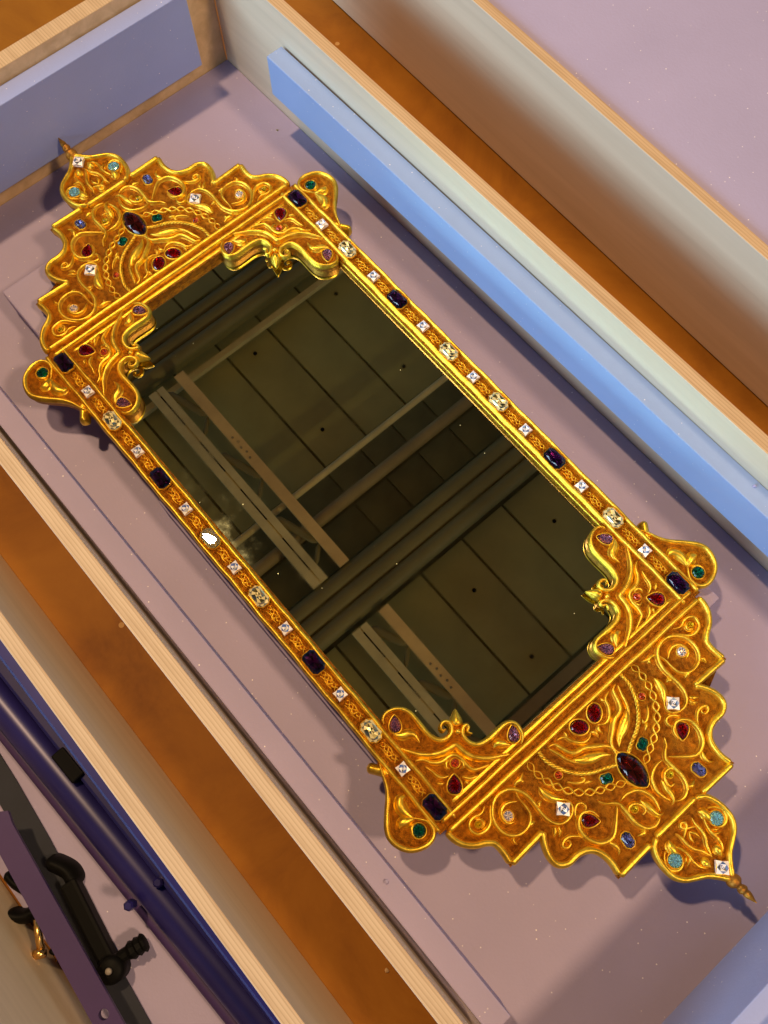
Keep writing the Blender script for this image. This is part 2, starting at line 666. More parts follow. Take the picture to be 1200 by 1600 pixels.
# the ceiling of the workshop, seen only in the mirror
ce = box('ceiling', -3600, 2600, -1500, 3200, 2612, 2700, ['concrete_dark'], bev=0)
tag(ce, 'olive ceiling reflected in the mirror glass', kind='structure')
for bx0, bx1 in ((-2750, -1810), (-1700, -900), (-345, 235), (300, 900)):
    for k in range(-4, 9):
        y0 = 100 + 205 * k
        o = box('panel', bx0, bx1, y0 + 5, y0 + 200, 2596, 2611, ['concrete'], ce, bev=2)
        o.matrix_parent_inverse = ce.matrix_basis.inverted()
        for hx in (bx0 + 0.30 * (bx1 - bx0), bx0 + 0.84 * (bx1 - bx0)):
            if k % 2 == 0:
                hb = link('hole', mesh('hole', *tube_geo([(hx, y0 + 100 + 9 * math.sin(hx + k), 2593), (hx, y0 + 100 + 9 * math.sin(hx + k), 2597)], 8, 12)), 'black', ce)
                hb.matrix_parent_inverse = ce.matrix_basis.inverted()
for k in range(-4, 12):
    y0 = 20 + 160 * k
    for bx0, bx1 in ((-885, -730), (-715, -560)):
        o = box('panel', bx0, bx1, y0 + 3, y0 + 157, 2600, 2611, ['concrete_dark'], ce, bev=2)
        o.matrix_parent_inverse = ce.matrix_basis.inverted()


def at_h(x, h):
    """slide a point seen on the 2600 ceiling to height h along the mirrored sight line"""
    return 174.4 + (x - 174.4) * (h + 579) / (2600 + 579)


def at_hy(y, h):
    return -129 + (y + 129) * (h + 579) / (2600 + 579)


def pipe_y(name, x, r, z, mat, label, cat):
    th = [(x, yy, z) for yy in np.linspace(-1400, 3100, 12)]
    V, F = tube_geo(th, r, 20)
    o = link(name, mesh(name, V, F), mat)
    return tag(o, label, cat)


def trunk_y(name, x0, x1, z0, z1, mat, label):
    root = empty(name, ((x0 + x1) / 2 * MM, 0.8, z0 * MM))
    n = 3
    w = (x1 - x0) / n
    for i in range(n):
        V, F = tube_geo([(x0 + w * (i + 0.5) - (x0 + x1) / 2, yy, (z1 - z0) / 2) for yy in np.linspace(-2200, 2300, 8)], w * 0.52, 18)
        link('rib', mesh('rib', V, F), mat, root)
    V, F = box_geo(-(x1 - x0) / 2 + 6, (x1 - x0) / 2 - 6, -2200, 2300, (z1 - z0) / 2, (z1 - z0))
    link('back', mesh('back', V, F, False), mat, root)
    return tag(root, label, 'beam')


trunk_y('ceiling_beam', at_h(-1800, 2480), at_h(-1628, 2480), 2440, 2540, 'beam', 'dark ribbed beam at the top end of the mirror reflection')
trunk_y('ceiling_beam', at_h(-555, 2460), at_h(-365, 2460), 2420, 2520, 'beam', 'wide dark ribbed beam crossing the middle of the reflection')
o = box('ceiling_rail', at_h(-1556, 2540), at_h(-1530, 2540), -1400, 3100, 2530, 2556, ['steel'], bev=2)
tag(o, 'thin pale rail beside the upper beam in the reflection', 'rail')
pipe_y('ceiling_pipe', at_h(-885, 2500), 13, 2500, 'steel', 'pale green pipe crossing the reflection above the middle beam', 'pipe')
pipe_y('ceiling_pipe', at_h(-750, 2500), 24, 2500, 'brown_steel', 'brown pipe between the pale pipe and middle beam in reflection', 'pipe')
o = box('ceiling_rail', at_h(248, 2540), at_h(292, 2540), -1400, 3100, 2528, 2556, ['brown_steel'], bev=2)
tag(o, 'brown rail across the lower right corner of the reflection', 'rail')
ZT = 2445.0
for (xa, xb, lab) in ((-1585, -560, 'upper'), (-340, 420, 'lower')):
    xa, xb = at_h(xa, ZT), at_h(xb, ZT)
    t = empty('ceiling_truss', ((xa + xb) / 2 * MM, 0.25, ZT * MM))
    tag(t, 'tan and grey slotted steel truss in the %s half of the reflection' % lab, 'truss')
    hl = (xb - xa) / 2
    for nm, y0, y1, z0, z1, mk in (('flange', 298, 342, -10, 8, 'tan'), ('flange', 172, 205, -6, 10, 'steel'), ('flange', 211, 240, -6, 10, 'steel'),
                                   ('filler', 205, 211, 2, 10, 'steel')):
        a0, a1 = at_hy(y0, ZT), at_hy(y1, ZT)
        V, F = box_geo(-hl, hl, a0 - 250, a1 - 250, z0, z1)
        link(nm, mesh(nm, V, F, False), mk, t)
    ns_ = 4
    for i in range(ns_):
        x0 = -hl + 2 * hl * (i + 0.12) / ns_
        a0 = at_hy(208, ZT) - 250
        V, F = box_geo(x0, x0 + 2 * hl * 0.62 / ns_, a0 - 2.6, a0 + 2.6, -4, 1.5)
        link('slot', mesh('slot', V, F, False), 'black', t)
    nb = 3
    for i in range(nb):
        x0 = -hl + 2 * hl * (i + 0.08) / nb
        x1 = x0 + 2 * hl * 0.55 / nb
        ya, yb = at_hy(236, ZT) - 250, at_hy(300, ZT) - 250
        for (p, q, wd) in (((x0, ya), (x1, yb), 15), ((x1, yb), (x1 + 60, ya), 9)):
            V, F = stroke_geo([p, q], wd, 6, 4, 'flat', step=20)
            V = [(a, b2, -c + 0.008) for a, b2, c in V]
            link('brace', mesh('brace', V, [tuple(reversed(f)) for f in F]), 'beam', t)
    for i in range(5):
        xc = -hl * 0.3 + 26 * i
        yc = at_hy(314 + 6 * (i % 2), ZT) - 250
        V, F = tube_geo([(xc, yc, -12.5), (xc, yc, -9)], 4.5, 10)
        link('rivet', mesh('rivet', V, F), 'brown_steel', t)

# ------------------------------------------------------------------ crates
# mirror crate
cr = empty('packing_crate', (0, 0, Z_B * MM))
tag(cr, 'open plywood crate lined with lavender foam holding the gilded mirror', 'crate', 'open plywood crates')


def crate_part(o, root):
    o.parent = root
    o.matrix_parent_inverse = root.matrix_basis.inverted()
    return o


crate_part(beam('side_panel', (-372, 166.3), (383, 178.5), 9.5, Z_B + 1.3, Z_T + 2, ['wood_x', 'ply_x'], top_idx=1, side=1), cr)
crate_part(beam('side_panel', (-372, -166.5), (383, -165.0), 9.5, Z_B + 1.3, Z_T, ['wood_x', 'ply_x'], top_idx=1, side=-1), cr)
crate_part(beam('end_panel', (-372, -166), (-372, 166), 13, Z_B + 1.3, Z_T, ['wood_y', 'ply_y'], top_idx=1, side=1), cr)
crate_part(beam('end_panel', (383, -165), (383, 178), 13, Z_B + 1.3, Z_T, ['wood_y', 'ply_y'], top_idx=1, side=-1), cr)
for o in list(cr.children)[2:]:
    pass
crate_part(box('base_panel', -371, 382, -164, 165, Z_B + 0.5, Z_B + 6, ['wood_x'], bev=0), cr)

# right crate (only its near wall and foam are in view)
c2 = empty('packing_crate', (0, 0.45, Z_B * MM))
tag(c2, 'open plywood crate filled with flat lavender foam at the upper right', 'crate', 'open plywood crates')
crate_part(beam('side_panel', (-700, 287.5), (700, 272), 8.5, Z_B + 1.3, Z_T, ['wood_x', 'ply_x'], top_idx=1, side=1), c2)
crate_part(beam('side_panel', (-700, 640), (700, 640), 8.5, Z_B + 1.3, Z_T, ['wood_x', 'ply_x'], top_idx=1, side=1), c2)
crate_part(beam('end_panel', (-700, 290), (-700, 640), 9, Z_B + 1.3, Z_T, ['wood_y', 'ply_y'], top_idx=1, side=1), c2)
crate_part(beam('end_panel', (700, 290), (700, 640), 9, Z_B + 1.3, Z_T, ['wood_y', 'ply_y'], top_idx=1, side=-1), c2)

# left crate
c3 = empty('packing_crate', (0.1, -0.3, Z_B * MM))
tag(c3, 'open plywood crate with dark stand parts at the lower left', 'crate', 'open plywood crates')
crate_part(beam('side_panel', (-420, -224.3), (520, -224.3), 9, Z_B + 1.3, Z_T, ['wood_x', 'ply_x'], top_idx=1, side=-1), c3)
crate_part(beam('side_panel', (-420, -346), (520, -338), 9, Z_B + 1.3, Z_T, ['wood_x', 'ply_x'], top_idx=1, side=-1), c3)
crate_part(beam('end_panel', (-420, -338), (-420, -226), 9, Z_B + 1.3, Z_T, ['wood_y', 'ply_y'], top_idx=1, side=1), c3)
crate_part(beam('end_panel', (520, -338), (520, -226), 9, Z_B + 1.3, Z_T, ['wood_y', 'ply_y'], top_idx=1, side=-1), c3)

# ------------------------------------------------------------------ foam
tag(plate('foam_sheet', [(-371.4, -166.0), (382.4, -164.6), (382.4, 177.9), (-371.4, 165.9)], Z_F, Z_B + 6.5, ['foam', 'foam'], None, 0.0), 'lavender foam sheet lying on the bottom of the mirror crate', 'foam sheet')
tag(beam('foam_strip', (-283, 151.2), (385, 164.6), 14.6, 2, 39, ['foam_blue'], bev=0.9, side=1), 'long foam strip with blue lit face on the right crate wall', 'foam strip')
tag(beam('foam_strip', (-330, -150.5), (298, -146.2), 14.2, -4, 37, ['foam'], bev=0.9, side=-1), 'long foam strip along the left wall of the mirror crate', 'foam strip')
tag(beam('foam_block', (-357, -150), (-355.5, 134), 15, -13, 55, ['foam_block'], bev=0.9, side=1), 'bluish foam block on the crate end by the upper finial', 'foam block')
tag(beam('foam_block', (368, -150), (369, 150), 14, -13, 55, ['foam_block'], bev=0.9, side=-1), 'foam block on the crate end by the lower finial', 'foam block')
tag(box('foam_pad', -283, -206, -107, 62, Z_F + 0.2, -13, ['foam'], bev=2.0, seg=3), 'foam pad with rounded corner under the upper crest', 'foam pad')
tag(box('foam_pad', -78, 158, -116, 104, Z_F + 0.2, -22.2, ['foam'], bev=0.8), 'wide foam pad showing along the left mirror rail', 'foam pad')
tag(box('foam_pad', 206, 221.5, -70, 124, Z_F + 0.2, -12.2, ['foam'], bev=0.8), 'foam pad whose corner peeks out beside the right lower ear', 'foam pad')
tag(plate('foam_sheet', [(-690, 297.2), (690, 281.9), (690, 637), (-690, 637)], 62.5, 30, ['foam_pale', 'foam_pale'], None, 0.0), 'large flat lavender foam sheet filling the upper right crate', 'foam sheet')
tag(box('foam_sheet', -418, 518, -337, -235, Z_B + 1, Z_F, ['foam'], bev=0.8), 'pinkish foam sheet under the dark stand parts at lower left', 'foam sheet')

# ------------------------------------------------------------------ the mirror
T = {
'crest_rim': [(211.1,109.3),(216.5,109.1),(222.4,106.8),(227.6,102),(231.1,95.8),(234.7,92.2),(240.3,91.5),(246.6,92.2),(249,92.5)],
'crest_rim2': [(249,92.5),(248.2,66.2)],
'crest_rim3': [(248.6,65.3),(251,68),(255.7,70.8),(261.1,72.6),(266.1,72.5),(269.2,70.3),(271.1,66),(271.3,59.1),(273.3,53.1),(277.4,49.2),(283.5,47.3),(289.6,47.2),(295.3,48.6)],
'crest_rim4': [(295.3,48.6),(295.1,25)],
'crest': {
 'scroll_a': [(221.5,62.8),(225.9,63.9),(231.5,63.9),(236.9,65.1),(240.4,69.3),(241.2,74.8),(239.4,80.1),(235,83.8),(229.5,84.8),(224.1,83.6),(219.7,80.4),(216.5,75.7),(215.9,70.3),(217.7,64.9),(221.5,61.4),(226.6,59.2),(232.7,58.8),(237.8,59.3),(242.6,59.4),(247.2,58.6),(251.2,56.3),(253.2,52.8),(253.5,48.7),(252.1,44.6),(249.3,42.3),(246.1,42.3),(242.6,44.2)],
 'curl_a': [(226,65.8),(223.3,70.2),(222.7,74.1),(224.5,77.5),(228,79.1),(231.9,78.3),(233.4,74.9)],
 'leaf_a': [(228.4,50.2),(233,50.2),(237.3,49),(241.5,45.9),(245.2,42.4)],
 'sprig_a': [(219.1,61.4),(217.9,59),(218.1,55.5),(216.2,51.5)],
 'sprig_b': [(218.1,56.9),(219.4,55.4),(221.5,55.3)],
 'nub_a': [(239.2,81.3),(241.3,82.9),(244,82.3)],
 'nub_b': [(240.7,70.8),(240.8,67.9),(241.5,65.1)],
 'curl_b': [(215.1,82.5),(216.6,85),(216.9,87.9),(215.7,91.1),(216,94.9),(217.8,97.4),(220.8,98),(224.2,96.4),(225.6,93.3),(225.7,89.1),(223.9,85.7),(220.2,82.6),(216.8,79.1)],
 'curl_b2': [(217.2,92.1),(219.5,89.4),(222.4,89.7),(223.5,92.6)],
 'scroll_c': [(267.7,22.3),(271.1,26.2),(275.4,31.5),(277.9,35.8),(277.7,40.6),(275.1,45.1),(270.7,47.9),(265.9,48.9),(261.3,47.9),(258,45.1),(256.5,41.4),(257.7,37.6),(260.1,35.5),(264.7,34.7)],
 'curl_c': [(267.8,49),(263.2,52.9),(260.7,56.7),(260.6,60.5),(262.3,62.7),(264.5,61.3),(264.5,58.2),(262.2,57.7),(261.8,59.5)],
 'nub_c': [(278,40.8),(282.1,38.7),(285.8,38.9),(287.7,41.3)],
 'curl_d': [(255.9,45.7),(252.5,42.8),(251,39.9),(251.8,37.1),(255.2,36.4),(257.2,38.7)],
 'nub_d': [(250.8,58.1),(253.2,60),(255.4,63.4)],
 'nub_e': [(251.9,56.9),(255.1,57.8),(257.2,60.8)],
 'nub_f': [(237.6,58.6),(235.6,56.3),(235.8,54.2)],
 'scroll_e': [(257.8,28.7),(261.9,26.4),(264.5,22.6),(267.5,20.2),(270.5,20.1),(275.5,20.2),(281,20.4),(285.8,18.9),(288.8,16.6),(288.6,16.5),(290.1,13),(289.7,9.3),(288.2,6.6)],
 'scroll_f': [(266.6,18.9),(266.2,13.4),(267.6,8.4),(269.8,5.2),(273.7,3.3),(277.8,2.3),(281.8,2.9),(286.7,4.7)],
 'leaf_f': [(273.8,9.2),(276.8,8.7),(280.2,7.9),(284.2,7.6),(287.7,6.1),(288.5,3.3)],
 'curl_f': [(276.8,19.7),(273.2,18.3),(272.6,14.5),(274.4,11.8),(277.6,10.4),(280.4,10.8),(281,13.9)],
 'nub_g': [(286.8,18.2),(288.7,20.6),(287.3,24.9)],
 'tendril_a': [(225.8,3.1),(227.9,6.1),(228,9.8),(225.9,13.3),(222.2,16.1),(217.6,18),(216,22.8)],
 'tendril_b': [(219.3,17),(217.6,16),(214.9,15.8)],
 'tendril_c': [(225.8,3.5),(228.6,1.3),(231.9,1.9)],
 'ridge_leaf': [(215.6,29.3),(216.8,25.5),(220.9,23.9),(225.7,22.2),(229,19.1),(230.4,13.1),(234.2,7.7),(238,2.3),(242.2,0.1),(247.1,-1.2)],
 'ridge_leaf2': [(216.6,29.8),(222.7,27.6),(228.4,25.8),(233,23.1),(236.6,19.4)],
 'blade': [(230.6,23.5),(234.8,19.4),(237.9,13.3),(240.5,7.6),(244.1,3.4)],
 'curl_g': [(237.7,35),(241.2,32.1),(243.7,28.2),(243.4,25.6),(241.3,26.7)],
 'curl_h': [(245.2,27.8),(246.2,25.2),(247.7,22.7)],
},
'braid': [(213.6,45),(219.3,46),(225.8,45.1),(232.3,43.2),(237.9,40.6),(243.4,37),(248,32.5),(252.7,26.2),(255.6,20),(258.5,13.8),(261.5,7.7),(265.1,3.1)],
'rope': [(213.1,35.9),(220.3,36.1),(227.3,33.8),(233.3,30.7),(239.3,25.6),(243.9,19.3),(247.2,11.6),(250.2,5.4),(252.3,2)],
'crest_gems': {
 'orange': [231.5,36.2],
 'ruby_oval': [(219.3,6),(222.9,1.8),(222.5,9.1)],
 'emerald': [(252,15.7),(253.4,12.2),(254.6,17.4)],
 'marquise': [259.4,-0.6],
 'sapphire': [285.2,30.9],
 'clear': [247.3,47.8],
 'ruby_pear': [(262.5,39.9),(266.5,35.8)],
 'topaz_small': [220.5,92.4],
 'champagne': [228.6,75.6],
 'yellow': [275.3,15.3],
},
'dome_rim': [(294.8,-2.4),(294.7,17.1),(297.5,21.6),(302.9,24.6),(309.6,25.8),(316.6,25.1),(321.8,21.6),(325.4,15.9),(328.8,10),(333,5.8),(337.3,2.4),(339.7,-1.6)],
'dome': {
 'curl': [(303.5,17.5),(306.4,21.3),(310.3,23.2),(314.1,22.1),(316.2,18.5),(315.2,14.7),(312.5,13.1)],
 'leaf': [(300.9,11.4),(303.8,13.5),(307.4,13.6),(311,13)],
 'vine': [(305.8,11.2),(310.4,9.4),(314.7,8.8),(318.6,9.3),(323.1,8.4),(326.4,6)],
 'leaf2': [(320.6,5.6),(323.2,4.7),(327.6,3.6)],
 'vine2': [(300.9,5.9),(304.8,5),(309.1,5.1),(313.7,4.1),(317.8,1.2),(324.2,-1.2)],
 'loop': [(306.2,4.5),(303.7,0.4),(301.8,-2.5),(299.7,-2.4),(299.1,-0.4),(301.5,0.7)],
 'vine3': [(305.4,-1.1),(308.8,1.1),(312.1,1.3)],
 'vine4': [(312.9,10.2),(315.1,11.9),(316.2,14.9)],
 'vine5': [(314.8,9.4),(316.9,10.5),(318,13.9)],
},
'dome_gems': {
 'aqua': [311,18.3],
 'clear': [332.1,-1.5],
},
'bracket_rim_a': [(139.3,96.9),(137.1,96),(135.4,93.6),(135.2,90.3),(136.8,86),(139.9,82.5),(144.2,80.6),(149.3,80.2),(155.2,80.4),(160.9,80.5),(165.4,79.6),(169.1,77.3),(170.9,73.2),(170.4,69.1),(168,66.4),(164.9,65.7),(162.7,67.3),(162.4,70.1),(164.2,72),(166.1,71.8),(166.5,69.7)],
'bracket_rim_b': [(179.2,59.2),(177.8,60.4),(176,60.6),(174.7,58.4),(172.5,58.8),(173,61.7),(175.9,64.3),(180.2,64.7),(184.6,63.1),(187,59.6),(188.1,54.8),(188.2,50),(188,44.7),(188.2,39.9),(190,36.5),(193.7,34.9),(198.4,35.8),(201.4,37.8),(203.2,40.7)],
'bracket': {
 'ridge': [(156.8,98.9),(162.2,95.7),(167.5,92),(172.3,86.5),(175.3,80.7),(176.4,76.1),(177.5,71.8),(182.3,70.9),(187.6,69.4),(192.1,66.4),(196.6,61.4),(199.9,55.9),(203.2,50.4)],
 'wave_a': [(168.4,97),(169.9,94.1),(172.1,91.9),(175.1,90.4),(178,87.4),(179.5,83.8),(179.9,79.2),(181.6,76.2),(185.7,74.7),(190.3,74.7),(195.1,73.4),(197.4,69.2),(199.5,64)],
 'heart_a': [(181.8,79.9),(181.6,83.3),(183.8,84.9),(185.9,84)],
 'heart_b': [(184.6,75.8),(188.2,75.6),(190.1,77.2),(189.5,79.9)],
 'wave_b': [(174.9,94.4),(179.7,93.1),(183.8,92.5),(186.8,90.4),(188.3,86.9)],
 'wave_c': [(193.4,81.4),(197.3,78.9),(199.2,75.1),(199.8,72.8)],
 'nub': [(186.4,95.6),(188.4,94),(189.8,91.7)],
 'nub2': [(196.6,82.2),(198.4,81.3),(200.3,81)],
 'leaf_a': [(147.6,96.8),(151.6,93.3),(153.7,88.9),(157,86.9),(162.2,87.6)],
 'leaf_b': [(194,55.7),(193.5,52),(195.8,49.2),(200,46)],
},
'bud': [(170,63.6),(166.4,61.1),(160.9,57.2)],
'bracket_gems': {
 'pear': [(194.3,88),(189.9,84.4)],
 'garnet': [185.1,79.3],
 'lobe_a': [(143.9,91.9),(139.6,88.9)],
 'lobe_b': [(196,40.4),(191.6,37.3)],
},
'ear_rim': [(155.3,114.2),(159.9,116.4),(165.4,118.4),(170.4,121),(174.6,124.3),(178.5,128.1),(182.7,132),(187.2,135.6),(192,137.4),(197.5,136.8),(203,134.1),(206.6,129.9),(208.8,124.4),(208.8,119.4),(206.8,115.8),(203.2,114.1),(199.1,114.5),(195.1,117.1),(192,119.8)],
'ear': {
 'leaf_a': [(179.4,114.2),(179.3,118.2),(182.6,121),(187.8,120.9),(192.7,119.1)],
 'leaf_b': [(191.5,129.9),(190.2,127),(191.1,123),(193.3,118.9)],
 'ring': [(195.5,120.1),(195.8,123.5),(198.8,125.8),(202.1,126)],
},
'tab': [(154,114.1),(149.2,118.2),(153,122.1),(156.1,122.7),(158.2,120.7),(156.7,117.1),(160.9,114.5)],
'ear_gem': [199.9,121.7],
}

mirror = empty('ornate_mirror', (0, 0, -22 * MM))
tag(mirror, 'gilded ornate wall mirror set with coloured gems lying in the foam crate', 'mirror')
ZP = -3.9      # ground of the carved panels
ZB = -11.0     # underside of the gilded frame


def part_of_mirror(o):
    o.parent = mirror
    o.matrix_parent_inverse = mirror.matrix_basis.inverted()
    return o


part_of_mirror(box('backboard', -205, 205, -103, 103, -22, -11.2, ['gold_side'], bev=0.5))
gl = box('glass', -200, 200, -98, 98, -11.1, -10, ['glass'], bev=0)
part_of_mirror(gl)


def ring_pts(outline, k=1.0, c=(0, 0)):
    return [(c[0] + x * k, c[1] + y * k) for x, y in outline]


def octagon(L, W, cut):
    a, b2 = L / 2, W / 2
    return [(a, -b2 + cut), (a, b2 - cut), (a - cut, b2), (-a + cut, b2), (-a, b2 - cut), (-a, -b2 + cut), (-a + cut, -b2), (a - cut, -b2)]


def ellipse(L, W, n=12):
    return [(L / 2 * math.cos(2 * math.pi * i / n), W / 2 * math.sin(2 * math.pi * i / n)) for i in range(n)]


def marquise(L, W, n=14):
    out = []
    for i in range(n):
        t = 2 * math.pi * i / n
        out.append((L / 2 * math.cos(t), W / 2 * math.sin(t) * abs(math.sin(t)) ** 0.25))
    return out


def pear(L, W, n=14):
    """point towards +x, round end at -x"""
    out = []
    for i in range(n):
        t = 2 * math.pi * i / n
        x = math.cos(t)
        y = math.sin(t) * (1 - 0.42 * (x + 1) / 2 * 1.2)
        out.append((L / 2 * (x + (0.08 if i == 0 else 0)), W / 2 * y * 1.18))
    return out


GEM_CACHE = {}


def gem_mesh(key, outline, colr, hc=1.3, hp=1.5, table=0.6):
    kk = (key, colr)
    if kk in GEM_CACHE:
        return GEM_CACHE[kk]
    n = len(outline)
    V, F, I = [], [], []
    O = np.array(outline, float)
    mid = (O + np.roll(O, -1, 0)) / 2
    z_bot, z_g, z_t = 0.12, 0.12 + hp, 0.12 + hp + 0.25 + hc
    # rings: culet, pavilion, girdle low, girdle high, crown mid, table
    def add(P, z):
        i0 = len(V)
        V.extend([(x * MM, y * MM, z * MM) for x, y in P])
        return i0
    pav = add(mid * 0.55, z_bot + 0.42 * hp)
    gl_ = add(O, z_g)
    gh = add(O, z_g + 0.25)
    cm = add(mid * 0.86, z_g + 0.25 + hc * 0.58)
    tb = add(O * table, z_t)
    cu = add(np.array([[0, 0]]), z_bot)
    for i in range(n):
        j = (i + 1) % n
        h = (i - 1) % n
        F.append((cu, pav + j, pav + i)); I.append(1 if i % 3 == 0 else 2)
        F.append((pav + i, pav + j, gl_ + j)); I.append(2)
        F.append((pav + i, gl_ + j, gl_ + i)); I.append(1)
        F.append((gl_ + i, gl_ + j, gh + j, gh + i)); I.append(0)
        F.append((gh + i, gh + j, cm + i)); I.append(0)
        F.append((cm + h, gh + i, cm + i)); I.append(0)
        F.append((cm + h, cm + i, tb + i)); I.append(0)
        F.append((cm + i, tb + j, tb + i)); I.append(0)
    if colr in ('clear', 'citrine', 'champagne') and key != 'oct_flat':
        # pale stones: silvered star facets sunk below the table, cut crisp
        V[:] = []
        F[:] = []
        I[:] = []
        g0 = add(O, z_bot)
        g1 = add(O, z_g + 0.2)
        g2 = add(mid * 0.88, z_g + 0.2 + hc * 0.55)
        g3 = add(O * table, z_t)
        g4 = add(mid * table * 0.52, z_t - 0.42 * hc)
        g5 = add(np.array([[0, 0]]), z_t - 0.15 * hc)
        for i in range(n):
            j, h = (i + 1) % n, (i - 1) % n
            F.append((g0 + i, g0 + j, g1 + j, g1 + i)); I.append(2)
            F.append((g1 + i, g1 + j, g2 + i)); I.append(1)
            F.append((g2 + h, g1 + i, g2 + i)); I.append(2)
            F.append((g2 + h, g2 + i, g3 + i)); I.append(2 if i % 2 else 1)
            F.append((g2 + i, g3 + j, g3 + i)); I.append(1)
            F.append((g3 + i, g3 + j, g4 + i)); I.append(2 if i % 2 else 1)
            F.append((g3 + i, g4 + i, g4 + h)); I.append(2 if i % 2 else 1)
            F.append((g4 + h, g4 + i, g5)); I.append(1 if i % 2 else 2)
    else:
        F.append(tuple(tb + i for i in range(n))); I.append(0)
    me = mesh('gem', V, F, smooth=False, mat_idx=I)
    GEM_CACHE[kk] = me
    return me


def gem(colr, key, outline, pos, rot, parent, z=ZP, hc=1.3, hp=1.5, table=0.6, bezel=0.55, name=None, bh=1.5):
    me = gem_mesh(key, outline, colr, hc, hp, table)
    o = link((name or colr) + '_gem', me, ['gem_' + colr, 'foil_' + colr, 'back_' + colr], parent)
    o.location = (pos[0] * MM, pos[1] * MM, z * MM)
    o.rotation_euler = (0, 0, rot)
    if bezel:
        kb = ('bez', key)
        if kb not in GEM_CACHE:
            pts = offset_poly(outline, bezel * 0.75)
            V, F = stroke_geo(pts, bezel, bh, 0, closed=True, step=0.7 if len(outline) > 8 else 50, raw=False) if len(outline) > 8 else \
                stroke_geo(np.concatenate([np.linspace(pts[i], pts[(i + 1) % len(pts)], 3)[:-1] for i in range(len(pts))]), bezel, bh, 0, closed=True, raw=True)
            GEM_CACHE[kb] = mesh('bezel', V, F)
        q = link('bezel', GEM_CACHE[kb], 'gold', parent)
        q.location = o.location
        q.rotation_euler = o.rotation_euler
    return o


def twist_geo(path, amp, waves, w, h, z0):
    """two thin strands weaving about a path"""
    C = catmull(path, 0.7)
    d = np.r_[0, np.cumsum(np.linalg.norm(np.diff(C, axis=0), axis=1))]
    tan = np.gradient(C, axis=0)
    tan /= np.linalg.norm(tan, axis=1, keepdims=True)
    nor = np.c_[-tan[:, 1], tan[:, 0]]
    gs = []
    for s in (1, -1):
        ph = 2 * math.pi * waves * d / d[-1]
        Q = C + nor * (s * amp * np.sin(ph))[:, None]
        V, F = stroke_geo(Q, w, h, z0, 'both', raw=True)
        ns = len(SEC)
        lift = 0.35 * s * np.cos(ph)
        V = [(v[0], v[1], v[2] + lift[i // ns] * h * 0.4 * MM) for i, v in enumerate(V)]
        gs.append((V, F))
    return gs


# ---- side rails
xs_g = [0, 25.8, 53.1, 81.5, 107.7, 137.3, 166.9, 196.0]
kinds = ['clear', 'citrine', 'clear', 'purple', 'clear', 'citrine', 'clear', 'purple']
OCT = octagon(15.2, 9.8, 2.1)
OCTC = octagon(14.6, 9.6, 2.6)
SQ = [(3.4, -3.4), (3.4, 3.4), (-3.4, 3.4), (-3.4, -3.4)]
vine_me = mesh('vine', *join(*twist_geo([(-7.6, 0), (-4, 0.5), (0, -0.5), (4, 0.5), (7.6, 0)], 1.3, 2.3, 0.62, 1.7, 0)))
leaflet_me = mesh('leaflet', *join(stroke_geo([(-6, -2.6), (-2, -1.6), (1, -2.4), (5, -1.9)], 0.45, 0.7, 0, 'both'),
                                   stroke_geo([(-5, 2.0), (-1, 2.5), (3, 1.8), (6.5, 2.4)], 0.45, 0.7, 0, 'both')))
for sgn in (-1, 1):
    rail = part_of_mirror(box('side_rail', -210, 210, 97.2, 113.6, ZB, ZP, ['gold_ground'], bev=0.3))
    rail.matrix_parent_inverse = Matrix.Identity(4)
    rail.location = (0, sgn * 105.4 * MM, ((ZB + ZP) / 2 + 22) * MM)
    ctr = Matrix.Translation((0, 0, -((ZB + ZP) / 2) * MM))
    base_z = (ZB + ZP) / 2
    for yy, w in ((-5.4, 1.75), (7.1, 1.75)):
        # wobbly hand-made bead
        pts = [(x, yy * sgn + 0.18 * math.sin(x * 0.11 + yy) + 0.12 * math.sin(x * 0.29)) for x in np.linspace(-209, 209, 140)]
        o = stroke('bead', pts, w, 3.6, ZP - base_z, 'flat', rail, step=2.0)[0]
    pts = [(x, -7.5 * sgn) for x in np.linspace(-199, 199, 60)]
    stroke('lip', pts, 1.0, 1.6, -6.8 - base_z, 'flat', rail, step=4.0)
    for i, x in enumerate(xs_g):
        for sx in ((1, -1) if x else (1,)):
            kd = kinds[i]
            pos = (x * sx, 0.3 * sgn)
            if kd == 'clear':
                gem('clear', 'sq65', SQ, pos, random.uniform(-0.06, 0.06), rail, z=ZP - base_z + 0.6, hc=1.6, hp=1.7, bezel=0, table=0.5)
            elif kd == 'purple':
                gem('purple', 'oct15', OCT, pos, random.uniform(-0.03, 0.03), rail, z=ZP - base_z + 1.5, hc=1.7, hp=2.0, bezel=0.3)
            else:
                gem('citrine', 'oct_flat' if (sgn < 0 and pos[0] == -25.8) else 'octc', OCTC, pos, random.uniform(-0.03, 0.03), rail, z=ZP - base_z + 1.5, hc=1.7, hp=2.0, bezel=0.3, table=0.68)
    allx = sorted([s * x for x in xs_g for s in (1, -1) if x or s > 0])
    for a, b2 in zip(allx[:-1], allx[1:]):
        xm = (a + b2) / 2 + (-2.0 if abs(a) in (0, 53.1, 107.7, 166.9) else 2.0)
        v = link('vine', vine_me, 'gold', rail)
        v.location = (xm * MM, 0.3 * sgn * MM, (ZP - base_z) * MM)
        v.rotation_euler = (0, 0, random.uniform(-0.04, 0.04))
        v = link('leaflet', leaflet_me, 'gold', rail)
        v.location = (xm * MM, 0.3 * sgn * MM, (ZP - base_z) * MM)
        v.rotation_euler = (0, 0, random.choice((0, math.pi)))

